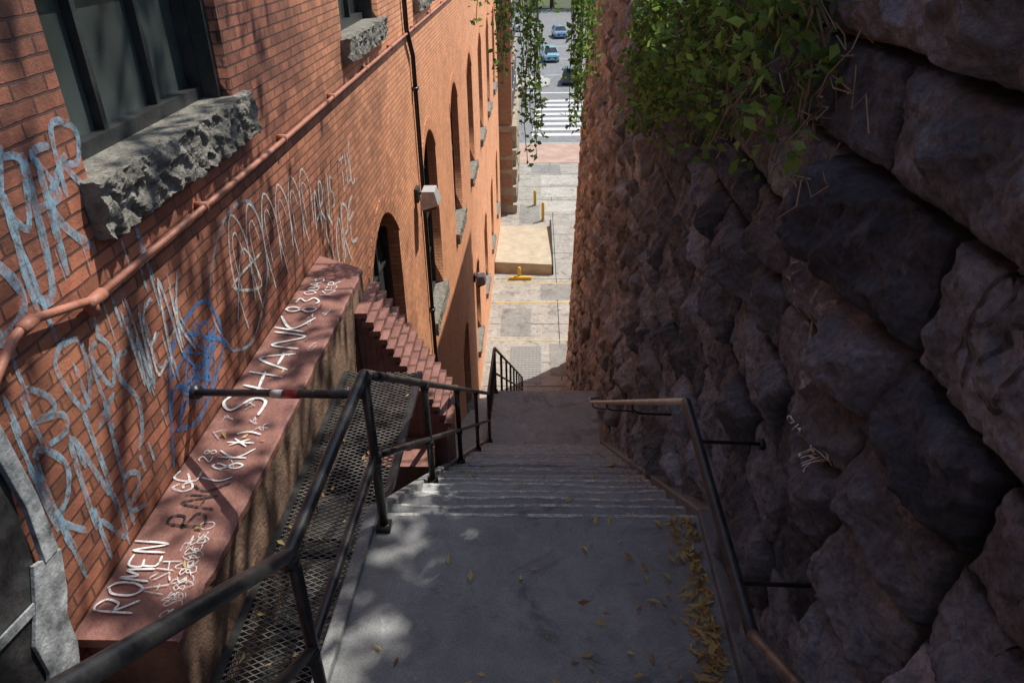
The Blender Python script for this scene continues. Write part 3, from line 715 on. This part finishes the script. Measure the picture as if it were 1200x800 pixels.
for k in range(120):
    y=random.uniform(2.5,7.6); tz=float(top_z(np.array(y))); zl=-.33-.21*(y-2.5)+random.uniform(-.38,.3); z=tz+.05
    x=float(wallx(np.array([y]),np.array([z-.1]))[0])-.05; pts=[(x+.35,y,tz+.05)]; cx,cy,cz=x,y,z
    while cz>zl:
        pts.append((cx,cy,cz)); cz-=random.uniform(.06,.16); cy+=random.uniform(-.09,.09); xw=float(wallx(np.array([cy]),np.array([cz]))[0]); cx=xw-.03-random.uniform(0,.14)
        for _ in range(random.randint(4,8)): C.append((cx+random.gauss(-.03,.05),cy+random.gauss(0,.07),cz+random.gauss(0,.06)))
    if len(pts)>1: b.tube(pts,.005,M_twig,5)
for _ in range(900): y=random.uniform(2.5,8); C.append((random.uniform(.95,1.7),y,float(top_z(np.array(y)))+abs(random.gauss(.05,.1))))
for _ in range(100):
    y=random.uniform(2.2,3.7); z=random.uniform(-.75,.1); x=float(wallx(np.array([y]),np.array([z]))[0])-.04; pts=[(x,y,z)]
    for i in range(5): pts.append((pts[-1][0]+random.uniform(-.05,.015),pts[-1][1]+random.uniform(-.12,.09),pts[-1][2]+random.uniform(-.1,.06)))
    b.tube(pts,.0028,M_twig,4)
b.obj('ivy_stems',parent=ivy); leaves('ivy_leaves',C,.057,M_leaf,parent=ivy)
vine=empty('hanging_vine'); b=MB(); C=[]
strands=[]
for (x,y,zl,n) in ((-.06,6.9,-1.95,11),(-.27,6.7,-1.25,9),(-.5,7.3,-.9,4),(.40,7.2,-1.75,13),(.5,7.6,-1.35,10),(.15,8.2,-.75,2)):
    for k in range(n): strands.append((x+random.gauss(0,.035),y+random.gauss(0,.15),zl+abs(random.gauss(0,.4))))
for x,y,zl in strands:
    z=.75; pts=[(x,y,z)]; cx,cy=x,y
    while z>zl:
        z-=.08; cx+=random.uniform(-.012,.012); cy+=random.uniform(-.012,.012); pts.append((cx,cy,z))
        for _ in range(random.randint(2,5)): C.append((cx+random.gauss(0,.03),cy+random.gauss(0,.03),z+random.gauss(0,.03)))
    b.tube(pts,.0035,M_twig,4)
for k in range(7):
    y=6.6+k*.25; b.tube([(2.6,y,-.2),(1.6,y,.5),(.8,y+.1,.95+.05*k),(.2,y,.95),(-.6,y-.1,.75)],.012,M_twig,6)
b.obj('vine_stems',parent=vine); leaves('vine_leaves',C,.05,M_leaf,parent=vine,droop=.6)
def tree(name,x,y,z,h,R,nleaf,size,cz=None,sq=.7,clumps=26,lo=.35,cx=None):
    e=empty(name); b=MB(); cz=cz or z+h; cx=x if cx is None else cx
    b.tube([(x,y,z-.3),(x+(cx-x)*.3,y,z+h*.35),(x+(cx-x)*.7,y+.1,z+h*.7),(cx,y,z+h)],.2,M_bark,10,radii=[R*.075,R*.055,R*.045,R*.03]); C=[]
    for k in range(clumps):
        d=rng.normal(size=3); d/=np.linalg.norm(d); rr=R*random.uniform(lo,1); c=np.array([cx,y,cz])+d*rr*np.array([1,1,sq])
        f_=random.uniform(.5,.95); b.tube([(x+(cx-x)*f_,y,z+h*f_),tuple((np.array([cx,y,z+h*.8])+c)/2+rng.normal(size=3)*.15),tuple(c)],.03,M_bark,6,radii=[R*.02,R*.012,R*.004])
        m=nleaf//clumps; cr=R*random.uniform(.12,.28); C.append(c+rng.normal(size=(m,3))*cr*np.array([1,1,.6]))
    b.obj('trunk_and_limbs',True,parent=e); leaves('foliage',np.concatenate(C),size,M_leaf,parent=e)
tree('shade_tree',4.2,4.6,-.3,6.3,4.0,4300,.165,clumps=28,cx=3.1)
for (x,y,h,R) in ((-7,150,6,5.5),(3,153,7,6),(12,149,6,6),(22,152,7,7),(-18,152,7,6)): tree('deciduous_tree',x,y,ZG,h,R,2600,.6)
# ------------------------------------------------------------------ corner building beyond
cb=empty('corner_building'); b=MB(); M_lime=mottled('buff_stone',(.3,.25,.18),(.48,.42,.32),2,.9,.02,14)
for k in range(9):
    z=ZG+k*.5
    for j in range(7):
        y=39.2+j*1.2+(k%2)*.5; b.box((-3,y,z+.01),(-1.07+random.uniform(0,.05),y+1.18,z+.49),M_lime,.015)
b.box((-12,39.2,ZG),(-1.25,48,4),M_brick2); b.box((-3.1,39.1,-9.5),(-1.0,48.1,-9.2),M_lime)
b.obj('walls',bevel=.02,parent=cb)
b=MB(); g=MB()
for f_ in range(4):
    for j in range(4):
        y=40.3+j*2; z=-8.7+f_*3
        g.box((-1.26,y,z),(-1.235,y+1.2,z+2.1),M_glass)
        b.box((-1.25,y-.08,z-.12),(-1.12,y+1.28,z),M_lime); b.box((-1.25,y-.05,z+2.1),(-1.17,y+1.25,z+2.3),M_lime)
        b.box((-1.24,y+.57,z),(-1.2,y+.63,z+2.1),M_white); b.box((-1.24,y,z+1.0),(-1.21,y+.57,z+1.06),M_white); b.box((-1.24,y+.63,z+1.0),(-1.21,y+1.2,z+1.06),M_white)
b.obj('window_trim',parent=cb); g.obj('glazing',parent=cb)
# ------------------------------------------------------------------ cars
def car(x,y,rot,colr):
    e=empty('parked_car'); e.location=(x,y,ZG-.026); e.rotation_euler=(0,0,rot)
    pm=NT('car_paint'); pm.col(colr); pm.rough(.3); pm.b.inputs['Coat Weight'].default_value=.6; pm=pm.m
    gl=glass('car_glass',(.015,.02,.025)); b=MB()
    vs=[];fs=[]
    secs=[(-2.22,.3,.6,.78),(-2.1,.24,.84,.86),(-1.2,.22,.95,.9),(0,.22,.98,.91),(1.3,.22,.97,.9),(2.05,.24,.92,.87),(2.22,.32,.66,.78)]
    for yy,zl,zh,w in secs: vs+=[(-w*.92,yy,zl),(-w,yy,(zl+zh)/2),(-w*.94,yy,zh),(w*.94,yy,zh),(w,yy,(zl+zh)/2),(w*.92,yy,zl)]
    for i in range(6):
        for j in range(6): a=i*6+j;c_=i*6+(j+1)%6; fs.append((a,c_,c_+6,a+6))
    fs+=[(5,4,3,2,1,0),tuple(36+j for j in range(6))]; b.add(vs,fs,pm)
    vs=[]
    for yy,zl,w,zh,w2,y2 in ((-1.15,.95,.84,1.44,.66,-.45),(1.9,.95,.84,1.44,.66,1.25)):
        vs+=[(-w,yy,zl),(w,yy,zl),(w2,y2,zh),(-w2,y2,zh)]
    b.add(vs,[(0,1,2,3),(5,4,7,6),(1,5,6,2),(4,0,3,7)],gl)
    b.prism([(-.67,-.47,1.435),(.67,-.47,1.435),(.67,1.27,1.435),(-.67,1.27,1.435),(-.6,-.38,1.5),(.6,-.38,1.5),(.6,1.15,1.5),(-.6,1.15,1.5)],pm)
    for s_ in (-1,1):
        for (ya,yb) in ((-1.17,-.45),(1.92,1.26),(.3,.4)): b.tube([(s_*.85,ya,.95),(s_*.67,yb,1.45)],.04,pm,6)
        b.box((s_*.86-.1,-.95,.95),(s_*.86+.12*1,-.8,1.08),pm)
        b.box((s_*.7-.16,-2.235,.62),(s_*.7+.13,-2.12,.78),M_white); b.box((s_*.7-.13,2.14,.66),(s_*.7+.13,2.235,.84),M_redst)
        for yy in (-1.4,1.4): b.tube([(s_*.7,yy,.33),(s_*.9,yy,.33)],.33,M_rubber,18); b.tube([(s_*.89,yy,.33),(s_*.915,yy,.33)],.2,M_light,12)
    b.box((-.5,-2.26,.42),(.5,-2.15,.62),M_rubber); b.box((-.26,-2.27,.44),(.26,-2.25,.55),M_white)
    b.obj('car_body',bevel=.03,parent=e)
car(1.6,92,.12,(.25,.5,.58)); car(3.3,112,.1,(.2,.35,.5)); car(3.6,78,math.pi*.97,(.04,.045,.05)); car(-3.5,120,.2,(.5,.5,.5))

# ------------------------------------------------------------------ camera
R1=Vector((28,490,-867)).normalized(); up=-Vector((28,-1533,-867)); up=(up-R1*up.dot(R1)).normalized(); xr=R1.cross(up)
Mr=Matrix((xr,R1,up))
cam=bpy.data.cameras.new('camera'); co=bpy.data.objects.new('camera',cam); scene.collection.objects.link(co)
co.matrix_world=Mr.to_4x4(); cam.lens=26.0; cam.sensor_width=36; cam.clip_start=.02; cam.clip_end=2000; scene.camera=co
# ------------------------------------------------------------------ light
sd=Vector((.44,.34,.88)).normalized()
w=bpy.data.worlds.new('World'); scene.world=w; w.use_nodes=True; nt=w.node_tree; bg=nt.nodes['Background']
sk=nt.nodes.new('ShaderNodeTexSky'); sk.sky_type='NISHITA'; sk.sun_disc=False; el=math.asin(sd.z); sk.sun_elevation=el; sk.sun_rotation=math.atan2(sd.x,sd.y)
nt.links.new(sk.outputs[0],bg.inputs[0]); bg.inputs[1].default_value=.15
L=bpy.data.lights.new('sun','SUN'); L.energy=5; L.angle=math.radians(.5); L.color=(1,.96,.88); lo=bpy.data.objects.new('sun',L); scene.collection.objects.link(lo)
lo.rotation_euler=sd.to_track_quat('Z','Y').to_euler()
scene.view_settings.view_transform='Standard'; scene.view_settings.look='None'; scene.view_settings.exposure=0
